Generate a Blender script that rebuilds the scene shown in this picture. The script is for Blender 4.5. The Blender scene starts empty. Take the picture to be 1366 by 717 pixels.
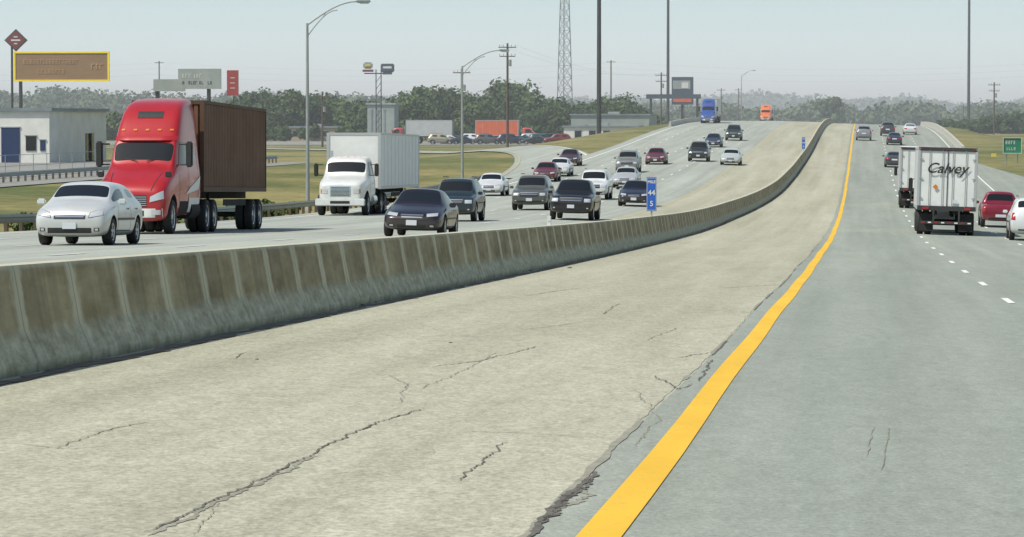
import bpy, bmesh, math, random
import numpy as np
from mathutils import Vector, Matrix
from mathutils.bvhtree import BVHTree
random.seed(7); rng=np.random.default_rng(7)
S=bpy.context.scene
COL=S.collection
# ---------------------------------------------------------------- camera
F=4600.0; A=math.atan(467/F); PT=math.atan((358.5-160)/F); CH=1.574
cam=bpy.data.objects.new('camera',bpy.data.cameras.new('camera')); COL.objects.link(cam)
cam.location=(0,0,CH); cam.rotation_euler=(math.pi/2-PT,0,A)
cam.data.sensor_width=36; cam.data.lens=36*F/1366; cam.data.clip_end=30000; cam.data.clip_start=.5
S.camera=cam
f0=Vector((-math.sin(A),math.cos(A),0)); Zu=Vector((0,0,1))
FW=f0*math.cos(PT)-Zu*math.sin(PT); UP=f0*math.sin(PT)+Zu*math.cos(PT); RT=Vector((math.cos(A),math.sin(A),0))
def P(px,py,Y):
    d=FW+RT*((px-683)/F)+UP*((358.5-py)/F)
    t=Y/d.y
    return Vector((d.x*t,Y,CH+d.z*t))
# ---------------------------------------------------------------- light
w=bpy.data.worlds.new('World'); S.world=w; w.use_nodes=True
nt=w.node_tree; bg=nt.nodes['Background']
sky=nt.nodes.new('ShaderNodeTexSky'); sky.sky_type='NISHITA'; sky.sun_disc=False
SV=Vector((-0.50,-0.42,0.98)).normalized()
sky.sun_elevation=math.asin(SV.z); sky.sun_rotation=math.atan2(SV.x,SV.y)
sky.air_density=1.0; sky.dust_density=1.5; sky.ozone_density=1.0
def wn(t,**k):
    q=nt.nodes.new(t)
    for a,b in k.items(): setattr(q,a,b)
    return q
tcw=wn('ShaderNodeTexCoord'); sxw=wn('ShaderNodeSeparateXYZ'); nt.links.new(tcw.outputs['Generated'],sxw.inputs[0])
def mr(a,b,c,d):
    q=wn('ShaderNodeMapRange',clamp=True); nt.links.new(sxw.outputs[2],q.inputs[0])
    for i,v_ in enumerate((a,b,c,d)): q.inputs[i+1].default_value=v_
    return q.outputs[0]
def wmix(f,a,b):
    q=wn('ShaderNodeMix',data_type='RGBA'); nt.links.new(f,q.inputs[0])
    for k,v_ in ((6,a),(7,b)):
        if isinstance(v_,tuple): q.inputs[k].default_value=(*v_,1)
        else: nt.links.new(v_,q.inputs[k])
    return q.outputs[2]
K_=1/.12
hz=wmix(mr(0,.045,0,1),(.90*K_,.98*K_,.96*K_),(.56*K_,.73*K_,.76*K_))
fin=wmix(mr(.04,.5,1,0),sky.outputs[0],hz)
nt.links.new(fin,bg.inputs[0]); bg.inputs[1].default_value=0.12
sl=bpy.data.lights.new('sun','SUN'); sl.energy=4.5; sl.angle=math.radians(.6); sl.color=(1,.965,.86)
so=bpy.data.objects.new('sun',sl); COL.objects.link(so); so.rotation_euler=SV.to_track_quat('Z','Y').to_euler()
S.view_settings.view_transform='Standard'; S.view_settings.look='None'; S.view_settings.exposure=0
# ---------------------------------------------------------------- materials
def mat(name,col,rough=.6,metal=0,var=0,scale=5,bump=0,spec=.5,col2=None,coat=0,obj=True):
    m=bpy.data.materials.new(name); m.use_nodes=True; n=m.node_tree.nodes; l=m.node_tree.links
    b=n['Principled BSDF']; b.inputs['Roughness'].default_value=rough; b.inputs['Metallic'].default_value=metal
    b.inputs['Specular IOR Level'].default_value=spec; b.inputs['Coat Weight'].default_value=coat
    b.inputs['Base Color'].default_value=(*col,1)
    if var or col2 or bump:
        tc=n.new('ShaderNodeTexCoord'); no=n.new('ShaderNodeTexNoise'); no.inputs['Scale'].default_value=scale
        no.inputs['Detail'].default_value=6; no.inputs['Roughness'].default_value=.65
        l.new(tc.outputs['Object'],no.inputs['Vector'])
        r=n.new('ShaderNodeValToRGB'); r.color_ramp.elements[0].position=.32; r.color_ramp.elements[1].position=.68
        c2=col2 if col2 else tuple(min(1,c*(1+var)) for c in col)
        c1=col if col2 else tuple(c*(1-var) for c in col)
        r.color_ramp.elements[0].color=(*c1,1); r.color_ramp.elements[1].color=(*c2,1)
        l.new(no.outputs[0],r.inputs[0]); l.new(r.outputs[0],b.inputs['Base Color'])
        if bump:
            bp=n.new('ShaderNodeBump'); bp.inputs['Strength'].default_value=bump; bp.inputs['Distance'].default_value=.05
            l.new(no.outputs[0],bp.inputs['Height']); l.new(bp.outputs[0],b.inputs['Normal'])
    return m
class NG:
    def __init__(s,m): s.m=m; s.n=m.node_tree.nodes; s.l=m.node_tree.links; s.b=s.n['Principled BSDF']; s.tc=s.n.new('ShaderNodeTexCoord')
    def mapv(s,sc,uv=False):
        q=s.n.new('ShaderNodeMapping'); q.inputs['Scale'].default_value=sc; s.l.new(s.tc.outputs['UV' if uv else 'Object'],q.inputs[0]); return q.outputs[0]
    def noise(s,sc,scale=1,detail=6,rough=.6,uv=False):
        q=s.n.new('ShaderNodeTexNoise'); q.inputs['Scale'].default_value=scale; q.inputs['Detail'].default_value=detail; q.inputs['Roughness'].default_value=rough
        s.l.new(s.mapv(sc,uv),q.inputs[0]); return q.outputs[0]
    def ramp(s,src,p0,p1,c0=(0,0,0),c1=(1,1,1)):
        r=s.n.new('ShaderNodeValToRGB'); e=r.color_ramp.elements; e[0].position=p0; e[1].position=p1; e[0].color=(*c0,1); e[1].color=(*c1,1)
        s.l.new(src,r.inputs[0]); return r.outputs[0]
    def mix(s,fac,a,b,mode='MIX'):
        q=s.n.new('ShaderNodeMix'); q.data_type='RGBA'; q.blend_type=mode
        for k,v in ((0,fac),(6,a),(7,b)):
            if isinstance(v,(int,float)): q.inputs[k].default_value=v
            elif isinstance(v,tuple): q.inputs[k].default_value=(*v,1)
            else: s.l.new(v,q.inputs[k])
        return q.outputs[2]
    def math(s,op,a,b=0):
        q=s.n.new('ShaderNodeMath'); q.operation=op
        for k,v in ((0,a),(1,b)):
            if isinstance(v,(int,float)): q.inputs[k].default_value=v
            else: s.l.new(v,q.inputs[k])
        return q.outputs[0]
    def out(s,c): s.l.new(c,s.b.inputs['Base Color'])
    def bump(s,h,st,d=.02):
        q=s.n.new('ShaderNodeBump'); q.inputs['Strength'].default_value=st; q.inputs['Distance'].default_value=d
        s.l.new(h,q.inputs['Height']); s.l.new(q.outputs[0],s.b.inputs['Normal'])
def pave(name,c0,c1,crack=0,stain=(.8,1),rough=.88,speck=.25,fine=26):
    m=mat(name,c0,rough,spec=.2); g=NG(m)
    big=g.noise((.5,.02,.3),1,5); c=g.ramp(big,.35,.65,c0,c1)
    c=g.mix(.35,c,g.ramp(g.noise((1.1,.16,1),1,7,.7),.3,.7,(.74,.74,.70),(1.12,1.12,1.12)),'MULTIPLY')
    sp=g.noise((1,.5,1),fine,4,.85); c=g.mix(speck,c,g.ramp(sp,.38,.62,(.45,.45,.43),(1.5,1.5,1.5)),'MULTIPLY')
    s2=g.noise((1,.3,1),7,5,.8); c=g.mix(speck*.8,c,g.ramp(s2,.36,.64,(.65,.65,.62),(1.3,1.3,1.3)),'MULTIPLY')
    st=g.noise((1.6,.006,1),1,3); c=g.mix(.55,c,g.ramp(st,.35,.65,(stain[0],)*3,(stain[1]*1.05,)*3),'MULTIPLY')
    if crack:
        v=g.n.new('ShaderNodeTexVoronoi'); v.feature='DISTANCE_TO_EDGE'; v.inputs['Scale'].default_value=1
        mp=g.mapv((.30,.11,.3)); nn=g.n.new('ShaderNodeTexNoise'); nn.inputs['Scale'].default_value=1.6; nn.inputs['Detail'].default_value=6; g.l.new(g.tc.outputs['Object'],nn.inputs[0])
        va=g.n.new('ShaderNodeVectorMath'); va.operation='MULTIPLY_ADD'; g.l.new(nn.outputs[1],va.inputs[0]); va.inputs[1].default_value=(.35,.35,0); g.l.new(mp,va.inputs[2])
        g.l.new(va.outputs[0],v.inputs['Vector'])
        k=g.ramp(v.outputs[0],.0,.004,(1,1,1),(0,0,0)); msk=g.ramp(g.noise((.25,.06,1),1,3),.50,.60)
        f=g.math('MULTIPLY',k,msk); f=g.math('MULTIPLY',f,crack)
        c=g.mix(f,c,(.16,.15,.12))
    g.out(c); g.bump(sp,.2,.006); return m
M={}
M['shoulder']=pave('shoulder_pavement',(.335,.325,.245),(.41,.40,.315),.5,(.90,1.05),speck=.45)
M['lane']=pave('lane_asphalt',(.245,.270,.235),(.295,.315,.275),.0,(.88,1.06),speck=.32,fine=32)
M['lane2']=pave('opposite_lane_asphalt',(.30,.32,.285),(.36,.38,.335),0,(.78,1.08),speck=.18)
M['lot']=mat('parking_lot_asphalt',(.22,.22,.20),.9,var=.2,scale=.3)
M['yel']=mat('yellow_road_paint',(.80,.43,.015),.7,var=.10,scale=3)
g=NG(M['yel']); wn_=g.noise((1,.6,1),14,6,.85)
g.out(g.mix(g.ramp(wn_,.57,.67),g.ramp(g.noise((2,.4,1),1,4),.3,.7,(.66,.38,.012),(.76,.46,.02)),(.42,.33,.12)))
M['yel2']=mat('worn_yellow_paint',(.44,.36,.18),.8,col2=(.36,.34,.24),scale=.6)
M['wht']=mat('white_road_paint',(.7,.7,.66),.6,var=.12,scale=4)
M['tar']=mat('crack_tar',(.11,.10,.082),.9,var=.4,scale=6)
M['debris_shade']=mat('gutter_grime_shade',(.12,.11,.085),.95,var=.5,scale=5)  # one dark colour for grime and barrier-foot shadow; gravel shares it
M['dirtseam']=mat('seam_stain',(.245,.235,.185),.95,var=.2,scale=4)
m=mat('barrier_concrete',(.3,.28,.22),.9,spec=.2); g=NG(m); M['barrier']=m
sx=g.n.new('ShaderNodeSeparateXYZ'); g.l.new(g.tc.outputs['UV'],sx.inputs[0])
u=sx.outputs[0]; v=sx.outputs[1]
wob=g.noise((1.3,.8,1),1.5,4,uv=True)
fr=g.math('FRACT',g.math('ADD',u,g.math('MULTIPLY',wob,.10))); dj=g.math('ABSOLUTE',g.math('SUBTRACT',fr,.5))
pale=g.ramp(g.math('ADD',dj,g.math('MULTIPLY',g.noise((3.1,1.2,1),2,6,.7,uv=True),.22)),.495,.56)
base=g.ramp(g.noise((.9,1.3,1),2,7,.65,uv=True),.36,.64,(.225,.19,.11),(.36,.315,.205))
pn=g.n.new('ShaderNodeTexWhiteNoise'); pn.noise_dimensions='1D'; g.l.new(g.math('FLOOR',g.math('ADD',u,.55)),pn.inputs['W'])
base=g.mix(.6,base,g.ramp(pn.outputs[0],0,1,(.74,.74,.72),(1.25,1.25,1.22)),'MULTIPLY')
c=g.mix(g.math('MULTIPLY',pale,.8),base,(.55,.535,.40))
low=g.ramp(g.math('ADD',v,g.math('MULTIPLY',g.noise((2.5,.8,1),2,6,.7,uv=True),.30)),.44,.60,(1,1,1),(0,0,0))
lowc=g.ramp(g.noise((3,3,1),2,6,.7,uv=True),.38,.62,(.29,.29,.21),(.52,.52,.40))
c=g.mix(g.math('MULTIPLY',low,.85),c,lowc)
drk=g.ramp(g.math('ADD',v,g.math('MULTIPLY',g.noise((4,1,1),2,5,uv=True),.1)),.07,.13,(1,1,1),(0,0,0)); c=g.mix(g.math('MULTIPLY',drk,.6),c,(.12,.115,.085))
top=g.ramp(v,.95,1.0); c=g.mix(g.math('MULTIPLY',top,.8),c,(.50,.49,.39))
vs=g.noise((9,.5,1),1,5,uv=True); c=g.mix(.38,c,g.ramp(vs,.38,.62,(.62,.62,.6),(1.2,1.2,1.15)),'MULTIPLY')
jl=g.ramp(g.math('ABSOLUTE',g.math('SUBTRACT',g.math('FRACT',g.math('ADD',u,.5+.05)),.5)),.0,.010,(1,1,1),(0,0,0))
c=g.mix(g.math('MULTIPLY',jl,.6),c,(.06,.06,.045))
g.out(c); g.bump(vs,.12,.02)
m=mat('grass',(.1,.1,.03),1,spec=.1); g=NG(m); M['grass']=m
a=g.ramp(g.noise((.05,.035,1),1,6,.7),.40,.60,(.105,.125,.05),(.25,.215,.10)); b_=g.ramp(g.noise((1,.6,1),.9,6,.85),.3,.7,(.6,.6,.6),(1.3,1.3,1.2))
g.out(g.mix(.9,a,b_,'MULTIPLY')); 
def leafmat(name,c1,c2,sc=.35):
    m=mat(name,c1,.95,spec=.03); g=NG(m)
    c=g.ramp(g.noise((sc,sc,sc*1.3),1,4),.38,.62,c1,c2); g.out(c); return m
M['leaf']=leafmat('foliage',(.038,.066,.026),(.10,.14,.05),.16)
M['leaf2']=leafmat('distant_foliage',(.06,.095,.05),(.11,.145,.08),.05)  # paler leaf colours, distance haze painted in
M['leaf3']=leafmat('haze_tinted_foliage',(.09,.12,.09),(.13,.165,.12),.02)  # greyer still: aerial haze mixed into the leaf colour itself
M['bark']=mat('bark',(.12,.09,.06),.9,var=.3,scale=4)
M['galv']=mat('galvanized_steel',(.30,.33,.32),.6,.3,var=.1,scale=2)
M['dsteel']=mat('dark_weathered_steel',(.045,.045,.045),.6,.2,var=.2,scale=1)
M['wood']=mat('utility_pole_wood',(.10,.08,.06),.9,var=.3,scale=2)
M['tower']=mat('tower_steel',(.16,.19,.21),.6,.2)
M['glass']=mat('vehicle_glass',(.010,.013,.015),.08,0,spec=.45)
M['black']=mat('black_plastic',(.02,.02,.02),.5,var=.2,scale=8)
M['rubber']=mat('tire_rubber',(.022,.022,.021),.85,var=.3,scale=9)
M['rim']=mat('alloy_rim',(.45,.46,.47),.35,.7)
M['chrome']=mat('chrome_trim',(.6,.62,.63),.22,.9)
M['lamp']=mat('headlamp_lens',(.55,.57,.58),.12,.3,coat=.5)
M['red']=mat('taillamp_lens',(.32,.012,.01),.25,0,coat=.5)
M['amber']=mat('amber_lens',(.55,.18,.02),.3)
M['plate']=mat('licence_plate',(.55,.57,.6),.5)
M['under']=mat('undercarriage',(.02,.019,.018),.9,var=.3,scale=6)
M['white']=mat('white_paint',(.72,.72,.69),.5,var=.06,scale=2)
M['blue']=mat('blue_sign_sheeting',(.02,.10,.42),.5,var=.06,scale=3)
M['green']=mat('green_sign_sheeting',(.01,.17,.09),.5,var=.06,scale=3)
_pc={}
def paint(col,rough=.28,metal=.15):
    k=(col,rough)
    if k not in _pc:
        m=mat('car_paint',col,rough,metal,coat=.3); g=NG(m)
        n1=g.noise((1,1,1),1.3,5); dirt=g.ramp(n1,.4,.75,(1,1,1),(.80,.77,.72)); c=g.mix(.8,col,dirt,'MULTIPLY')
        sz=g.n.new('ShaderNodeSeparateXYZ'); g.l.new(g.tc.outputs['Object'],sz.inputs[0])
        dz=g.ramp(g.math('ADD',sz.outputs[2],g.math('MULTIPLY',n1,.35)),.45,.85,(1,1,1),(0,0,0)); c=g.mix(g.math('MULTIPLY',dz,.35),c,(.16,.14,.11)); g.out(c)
        _pc[k]=m
    return _pc[k]
# ---------------------------------------------------------------- mesh helpers
def mkobj(name,verts,faces,mats,fm=None,parent=None,smooth=False):
    me=bpy.data.meshes.new(name); me.from_pydata([tuple(v) for v in verts],[],faces)
    if not isinstance(mats,(list,tuple)): mats=[mats]
    for x in mats: me.materials.append(x)
    if fm: me.polygons.foreach_set('material_index',fm)
    if smooth: me.polygons.foreach_set('use_smooth',[True]*len(me.polygons))
    me.update(); o=bpy.data.objects.new(name,me); COL.objects.link(o)
    if parent: o.parent=parent
    return o
class MB:
    def __init__(s): s.v=[]; s.f=[]; s.m=[]; s.mats=[]; s.sm=[]
    def mi(s,m):
        if m not in s.mats: s.mats.append(m)
        return s.mats.index(m)
    def add(s,vs,fs,m,sm=False):
        o=len(s.v); s.v+= [tuple(x) for x in vs]; k=s.mi(m)
        for f in fs: s.f.append(tuple(o+i for i in f)); s.m.append(k); s.sm.append(sm)
    def box(s,c,d,m,bev=0):
        x,y,z=d[0]/2,d[1]/2,d[2]/2; cx,cy,cz=c
        if bev<=0:
            vs=[(cx+a*x,cy+b*y,cz+e*z) for a in(-1,1) for b in(-1,1) for e in(-1,1)]
            s.add(vs,[(0,1,3,2),(4,6,7,5),(0,4,5,1),(2,3,7,6),(0,2,6,4),(1,5,7,3)],m)
        else:
            bm=bmesh.new(); bmesh.ops.create_cube(bm,size=1,matrix=Matrix.Translation(c)@Matrix.Diagonal((*d,1)))
            bmesh.ops.bevel(bm,geom=bm.edges[:],offset=bev,segments=2,affect='EDGES')
            s.frombm(bm,m)
    def frombm(s,bm,m,sm=False):
        bm.verts.index_update(); s.add([v.co[:] for v in bm.verts],[tuple(v.index for v in f.verts) for f in bm.faces],m,sm); bm.free()
    def tube(s,p0,p1,r0,r1,m,n=8,caps=True,sm=True):
        p0=Vector(p0);p1=Vector(p1);d=(p1-p0).normalized(); a=d.orthogonal().normalized(); b=d.cross(a)
        vs=[]
        for p,r in((p0,r0),(p1,r1)):
            for i in range(n):
                t=2*math.pi*i/n; vs.append(p+a*math.cos(t)*r+b*math.sin(t)*r)
        s.add(vs,[(i,(i+1)%n,n+(i+1)%n,n+i) for i in range(n)],m,sm)
        if caps: s.add(vs,[tuple(range(n))[::-1],tuple(range(n,2*n))],m)
    def path(s,pts,r,m,n=8):
        for a,b in zip(pts,pts[1:]): s.tube(a,b,r,r,m,n)
    def lathe(s,prof,cx,cy,cz,m,n=24,side=1):
        vs=[];k=len(prof)
        for i in range(n):
            t=2*math.pi*i/n
            for x,r in prof: vs.append((cx+side*x,cy+r*math.cos(t),cz+r*math.sin(t)))
        fs=[]
        for i in range(n):
            j=(i+1)%n
            for q in range(k-1): fs.append((i*k+q,i*k+q+1,j*k+q+1,j*k+q))
        s.add(vs,fs,m,True)
    def wheel(s,cx,cy,r,wd,side,rim=None,truck=False,n=24):
        rim=rim or M['rim']
        h=wd/2; s.lathe([(-h,r*.6),(-h,r*.92),(-h*.7,r),(h*.7,r),(h,r*.92),(h*.95,r*.66),(h*.7,r*.63)],cx,cy,r,M['rubber'],n,side)
        s.lathe([(h*.72,r*.64),(h*.8,r*.60),(h*.35,r*.56),(h*.25,r*.2),(h*.25,0.001)],cx,cy,r,M['black'] if not truck else rim,n,side)
        s.lathe([(h*.86,r*.66),(h*.9,r*.62),(h*.7,r*.57)],cx,cy,r,rim,n,side)
        if truck:
            s.lathe([(h*.3,r*.28),(h*.75,r*.25),(h*.8,.001)],cx,cy,r,rim,12,side)
        else:
            for i in range(5):
                t=2*math.pi*i/5+.3; c,sn=math.cos(t),math.sin(t)
                q=[(r*.08,-r*.1),(r*.60,-r*.07),(r*.60,r*.07),(r*.08,r*.1)]
                vs=[(cx+side*h*.78,cy+a*c-b*sn,r+a*sn+b*c) for a,b in q]+[(cx+side*h*.5,cy+a*c-b*sn,r+a*sn+b*c) for a,b in q]
                s.add(vs,[(0,1,2,3),(0,4,5,1),(2,6,7,3),(1,5,6,2)],rim)
            s.lathe([(h*.6,r*.16),(h*.85,r*.13),(h*.86,.001)],cx,cy,r,rim,12,side)
    def obj(s,name,parent=None):
        o=mkobj(name,s.v,s.f,s.mats,s.m,parent); o.data.polygons.foreach_set('use_smooth',s.sm); return o
def empty(name):
    e=bpy.data.objects.new(name,None); COL.objects.link(e); e.empty_display_size=.2; return e
# ---------------------------------------------------------------- terrain functions
KY=np.array([-60,0,40,85,111,135,159,185,216,245,275,325,375,415,450,500,560,620,700,900,1300,14000.]); 
KZ=np.array([1.4,0,-.96,-2.03,-2.6,-3.08,-3.43,-3.66,-3.76,-3.62,-3.25,-2.48,-1.62,-.82,-.2,.42,.74,.8,.6,-.9,-2.7,-2.7])
SLP=np.zeros(len(KY)); dd=np.diff(KZ)/np.diff(KY)
for i in range(1,len(KY)-1):
    h0=KY[i]-KY[i-1];h1=KY[i+1]-KY[i]; SLP[i]=(dd[i-1]*h1+dd[i]*h0)/(h0+h1)
SLP[0]=dd[0]; SLP[1]=-.0239; SLP[2]=-.0239; SLP[-2]=0
def zc(y):
    y=min(max(y,-60),13999); i=int(np.searchsorted(KY,y,side='right')-1); i=min(i,len(KY)-2); h=KY[i+1]-KY[i]; t=(y-KY[i])/h
    return float((2*t**3-3*t*t+1)*KZ[i]+(t**3-2*t*t+t)*h*SLP[i]+(-2*t**3+3*t*t)*KZ[i+1]+(t**3-t*t)*h*SLP[i+1])
def lerp(a,b,t): return a+(b-a)*t
def ss(x,a,b):
    t=min(max((x-a)/(b-a),0),1); return t*t*(3-2*t)
def xb(y): return float(np.interp(y,[0,130,170,200,240,280,340,2000],[-6.9,-6.9,-6.75,-6.4,-5.95,-5.7,-5.55,-5.5]))
def rz(x,y): return zc(y)-.03*max(min(x,14),-15)*(1-ss(y,700,1300))
def rzl(x,y): return rz(x,y)+(.12 if x<xb(y)+.01 else 0)
def XR(y): return lerp(14.2,11.0,ss(y,285,345))
def T(x,y):
    if -26.5<x<14.3: return rz(x,y)-.09
    if x<=-26.5:
        s=ss(-x,28,52); return (rz(-26.5,y)-.09)*(1-s)+(-2.6)*s
    s=ss(x,14.6,21); k=ss(y,330,430)*(1-ss(y,650,950)); hill=lerp(-2.75,lerp(-1.15,-2.6,ss(x,80,160)),k)
    return (rz(14.3,y)-.09)*(1-s)+hill*s
YS=list(np.arange(-60,6,6))+list(np.arange(6,300,3))+list(np.arange(300,900,6))+[900*1.08**i for i in range(36)]
XS=[-7000,-3500,-1800,-1000,-600,-400,-300,-230,-180,-140,-110,-90,-78,-68,-60,-54,-49,-45,-41,-38,-35,-32,-30,-28,-26.5,-20,-15,-12,-6,0,7,14.0,14.25,15.5,17,19,21,24,28,34,42,55,80,110,160,300,600,1200,3000,7000]
vs=[(x,y,T(x,y)) for y in YS for x in XS]; nx=len(XS)
fs=[(j*nx+i,j*nx+i+1,(j+1)*nx+i+1,(j+1)*nx+i) for j in range(len(YS)-1) for i in range(nx-1)]
mkobj('ground',vs,fs,M['grass'],smooth=True)
TB=BVHTree.FromPolygons(vs,fs)
def gz(x,y):
    h=TB.ray_cast(Vector((x,y,50)),Vector((0,0,-1))); return h[0].z if h[0] else -2.6
# thin haze layer over the far countryside (real scattering volume)
hm=bpy.data.materials.new('haze'); hm.use_nodes=True; hn=hm.node_tree.nodes; hn.clear()
vo=hn.new('ShaderNodeVolumeScatter'); vo.inputs['Color'].default_value=(.93,.98,1,1); vo.inputs['Density'].default_value=.00040; vo.inputs['Anisotropy'].default_value=0
ho=hn.new('ShaderNodeOutputMaterial'); hm.node_tree.links.new(vo.outputs[0],ho.inputs['Volume'])
hb=MB(); hb.box((0,3190,18),(7600,5900,46),hm); hb.obj('haze_layer')
RY=[y for y in YS if 0<=y<=1400]
def strip(name,x0,x1,dz,m,ys=RY,n=1,zf=rzl,parent=None):
    fx=lambda q,y: q(y) if callable(q) else q
    vs=[];fs=[]
    for y in ys:
        a,b=fx(x0,y),fx(x1,y)
        for i in range(n+1):
            x=lerp(a,b,i/n); vs.append((x,y,zf(x,y)+dz))
    k=n+1
    for j in range(len(ys)-1):
        for i in range(n): fs.append((j*k+i,j*k+i+1,(j+1)*k+i+1,(j+1)*k+i))
    return mkobj(name,vs,fs,m,parent=parent,smooth=True)
def sj(y): return -1.50+.02*math.sin(y*.21)
strip('shoulder_pavement',lambda y:xb(y)+.02,sj,0,M['shoulder'],n=2)
strip('road',sj,XR,0,M['lane'],n=3)
strip('median_shoulder_pavement',-11.4,lambda y:xb(y)-.02,0,M['shoulder'],n=2)
strip('opposite_road',-15,-11.4,0,M['lane2'],n=2); strip('opposite_outer_road',-26.4,-15,0,M['lane2'],n=2)
bpy.data.objects['opposite_outer_road'].parent=bpy.data.objects['opposite_road']
LY=[y for y in RY if y<800]
mk=empty('road_markings')
def wavy(x,amp=.010,ph=0): return lambda y:x+amp*math.sin(y*.35+ph)+amp*math.sin(y*.11)
strip('yellow_edge_line',wavy(-1.30),wavy(-1.10,ph=.5),.006,M['yel'],LY,parent=mk)
strip('opposite_yellow_line',-11.2,-11.08,.006,M['yel2'],LY,parent=mk)
strip('white_edge_line',9.75,9.88,.006,M['wht'],LY,parent=mk)
strip('opposite_white_edge_line',-25.3,-25.15,.006,M['wht'],LY,parent=mk)
mb=MB()
def dash(x,y0,l=3.05,wd=.12):
    ys=np.linspace(y0,y0+l,3)
    v=[];
    for y in ys: v+=[(x-wd/2,y,rzl(x,y)+.008),(x+wd/2,y,rzl(x,y)+.008)]
    mb.add(v,[(0,1,3,2),(2,3,5,4)],M['wht'])
for k in range(-3,50):
    y=57.2+12.2*k
    dash(2.46,y); dash(6.1,y+3)
    for x in(-14.9,-18.55,-22.2): dash(x,y+5)
mb.obj('lane_dashes',mk)
def ragged(xc,wd,m,y0,y1,dz,step=.4,gap=None):
    mbq=MB(); y=y0; prev=None; o=0; wv=1
    while y<y1:
        c=xc(y) if callable(xc) else xc
        wv=.6*wv+.4*(.2+rng.random()*1.3); o=.6*o+(rng.random()-.5)*wd*.4
        gp=gap is not None and math.sin(y*.9)+math.sin(y*.37+1)+math.sin(y*.113)<gap
        ww=wd*wv*(.12 if gp else 1)
        a=(c+o-ww/2,y,rzl(c,y)+dz); b=(c+o+ww/2,y,rzl(c,y)+dz)
        if prev: mbq.add([prev[0],prev[1],b,a],[(0,1,2,3)],m)
        prev=(a,b); y+=step*(1 if y<60 else 3)
    return mbq
ragged(lambda y:xb(y)+.40,.20,M['debris_shade'],12,420,.004,.25).obj('gutter_grime_shade')  # dark line at the barrier foot: grime with shadow painted in
cr=empty('pavement_cracks')
ragged(sj,.022,M['tar'],33,110,.005,.2,gap=-.2).obj('edge_seam_crack',cr)
ragged(lambda y:sj(y)-.02,.05,M['dirtseam'],15,170,.0035,.25,gap=.2).obj('edge_seam_stain',cr)
def hitpt(px,py):
    y=8.
    while y<900:
        p=P(px,py,y)
        if p.z<=rzl(p.x,y):
            a,b=y-1,y
            for _ in range(20):
                c=(a+b)/2; p=P(px,py,c)
                if p.z<=rzl(p.x,c): b=c
                else: a=c
            return P(px,py,b)
        y+=1
    return P(px,py,700)
def crack(pts,wd,jag=.03,dz=.005,m=None):
    ps=[hitpt(*p) for p in pts]; out=[]
    for a,b in zip(ps,ps[1:]):
        n=max(4,int((b-a).length/.05)); n=min(n,90)
        for i in range(n): out.append(a.lerp(b,i/n))
    out.append(ps[-1]); q=[];L=len(out); j1=0; wv=1
    for i,p in enumerate(out):
        j1=.8*j1+(rng.random()-.5)*jag; wv=.7*wv+.3*(.1+1.6*rng.random())
        d=(out[min(i+1,L-1)]-out[max(i-1,0)]); d.z=0; d.normalize(); nrm=Vector((d.y,-d.x,0)); c=p+nrm*j1
        e=min(1,min(i,L-1-i)/8+.1); ww=wd*wv*e
        for sgn in(-1,1):
            t=c+nrm*sgn*ww/2; q.append((t.x,t.y,rzl(t.x,t.y)+dz))
    mq=MB(); mq.add(q,[(2*i,2*i+1,2*i+3,2*i+2) for i in range(L-1)],m or M['tar']); mq.obj('crack',cr)
D_=M['dirtseam']
crack([(190,712),(290,665),(420,605),(500,565),(567,545)],.014)
crack([(200,716),(300,668),(425,608)],.030,m=D_,dz=.003)
crack([(290,668),(280,690),(255,716)],.006,m=D_)
crack([(610,643),(640,622),(675,590)],.011)
crack([(700,720),(745,672),(797,630)],.050,jag=.02)
crack([(715,700),(790,640)],.025,jag=.05)
crack([(735,690),(790,648)],.06,jag=.05,m=D_,dz=.003)
crack([(545,574),(700,578),(835,587)],.014,jag=.02,m=D_)
crack([(900,412),(960,415),(1018,419)],.022,jag=.05)
crack([(530,540),(545,515),(520,500)],.008,m=D_)
crack([(560,520),(600,505),(665,470)],.009,m=D_)
crack([(575,490),(640,482),(720,462)],.02,m=D_)
crack([(930,510),(952,480)],.018); crack([(555,608),(590,601)],.008,m=D_); crack([(75,600),(140,575),(200,562)],.010,m=D_)
crack([(570,598),(585,604),(575,610)],.006,m=D_)
crack([(805,420),(825,405)],.013); crack([(1155,610),(1166,570)],.008,jag=.01,m=D_); crack([(1176,630),(1186,570)],.007,jag=.01,m=D_)
crack([(860,455),(905,438),(990,440)],.014,m=D_); crack([(330,470),(310,480)],.012)
crack([(700,395),(770,385),(850,388)],.02,m=D_); crack([(960,385),(1040,380)],.03,m=D_); crack([(940,445),(990,448)],.022); crack([(900,478),(955,470)],.02,m=D_)
crack([(0,590),(90,600),(180,592)],.012,m=D_); crack([(780,430),(700,440),(640,436)],.014,m=D_); crack([(850,520),(880,560),(840,600)],.006,m=D_); crack([(870,500),(905,520),(925,512)],.012)
mb=MB()
for (px,py,s_) in ((601,458,.016),(343,480,.014),(708,362,.03),(483,408,.03),(760,358,.04),(500,404,.03)):
    p=hitpt(px,py); bm=bmesh.new(); bmesh.ops.create_icosphere(bm,subdivisions=1,radius=s_,matrix=Matrix.Translation((p.x,p.y,p.z+s_*.3))@Matrix.Diagonal((1.4,1,.5,1))); mb.frombm(bm,M['debris_shade'])
mb.obj('gravel_bits')
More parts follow.
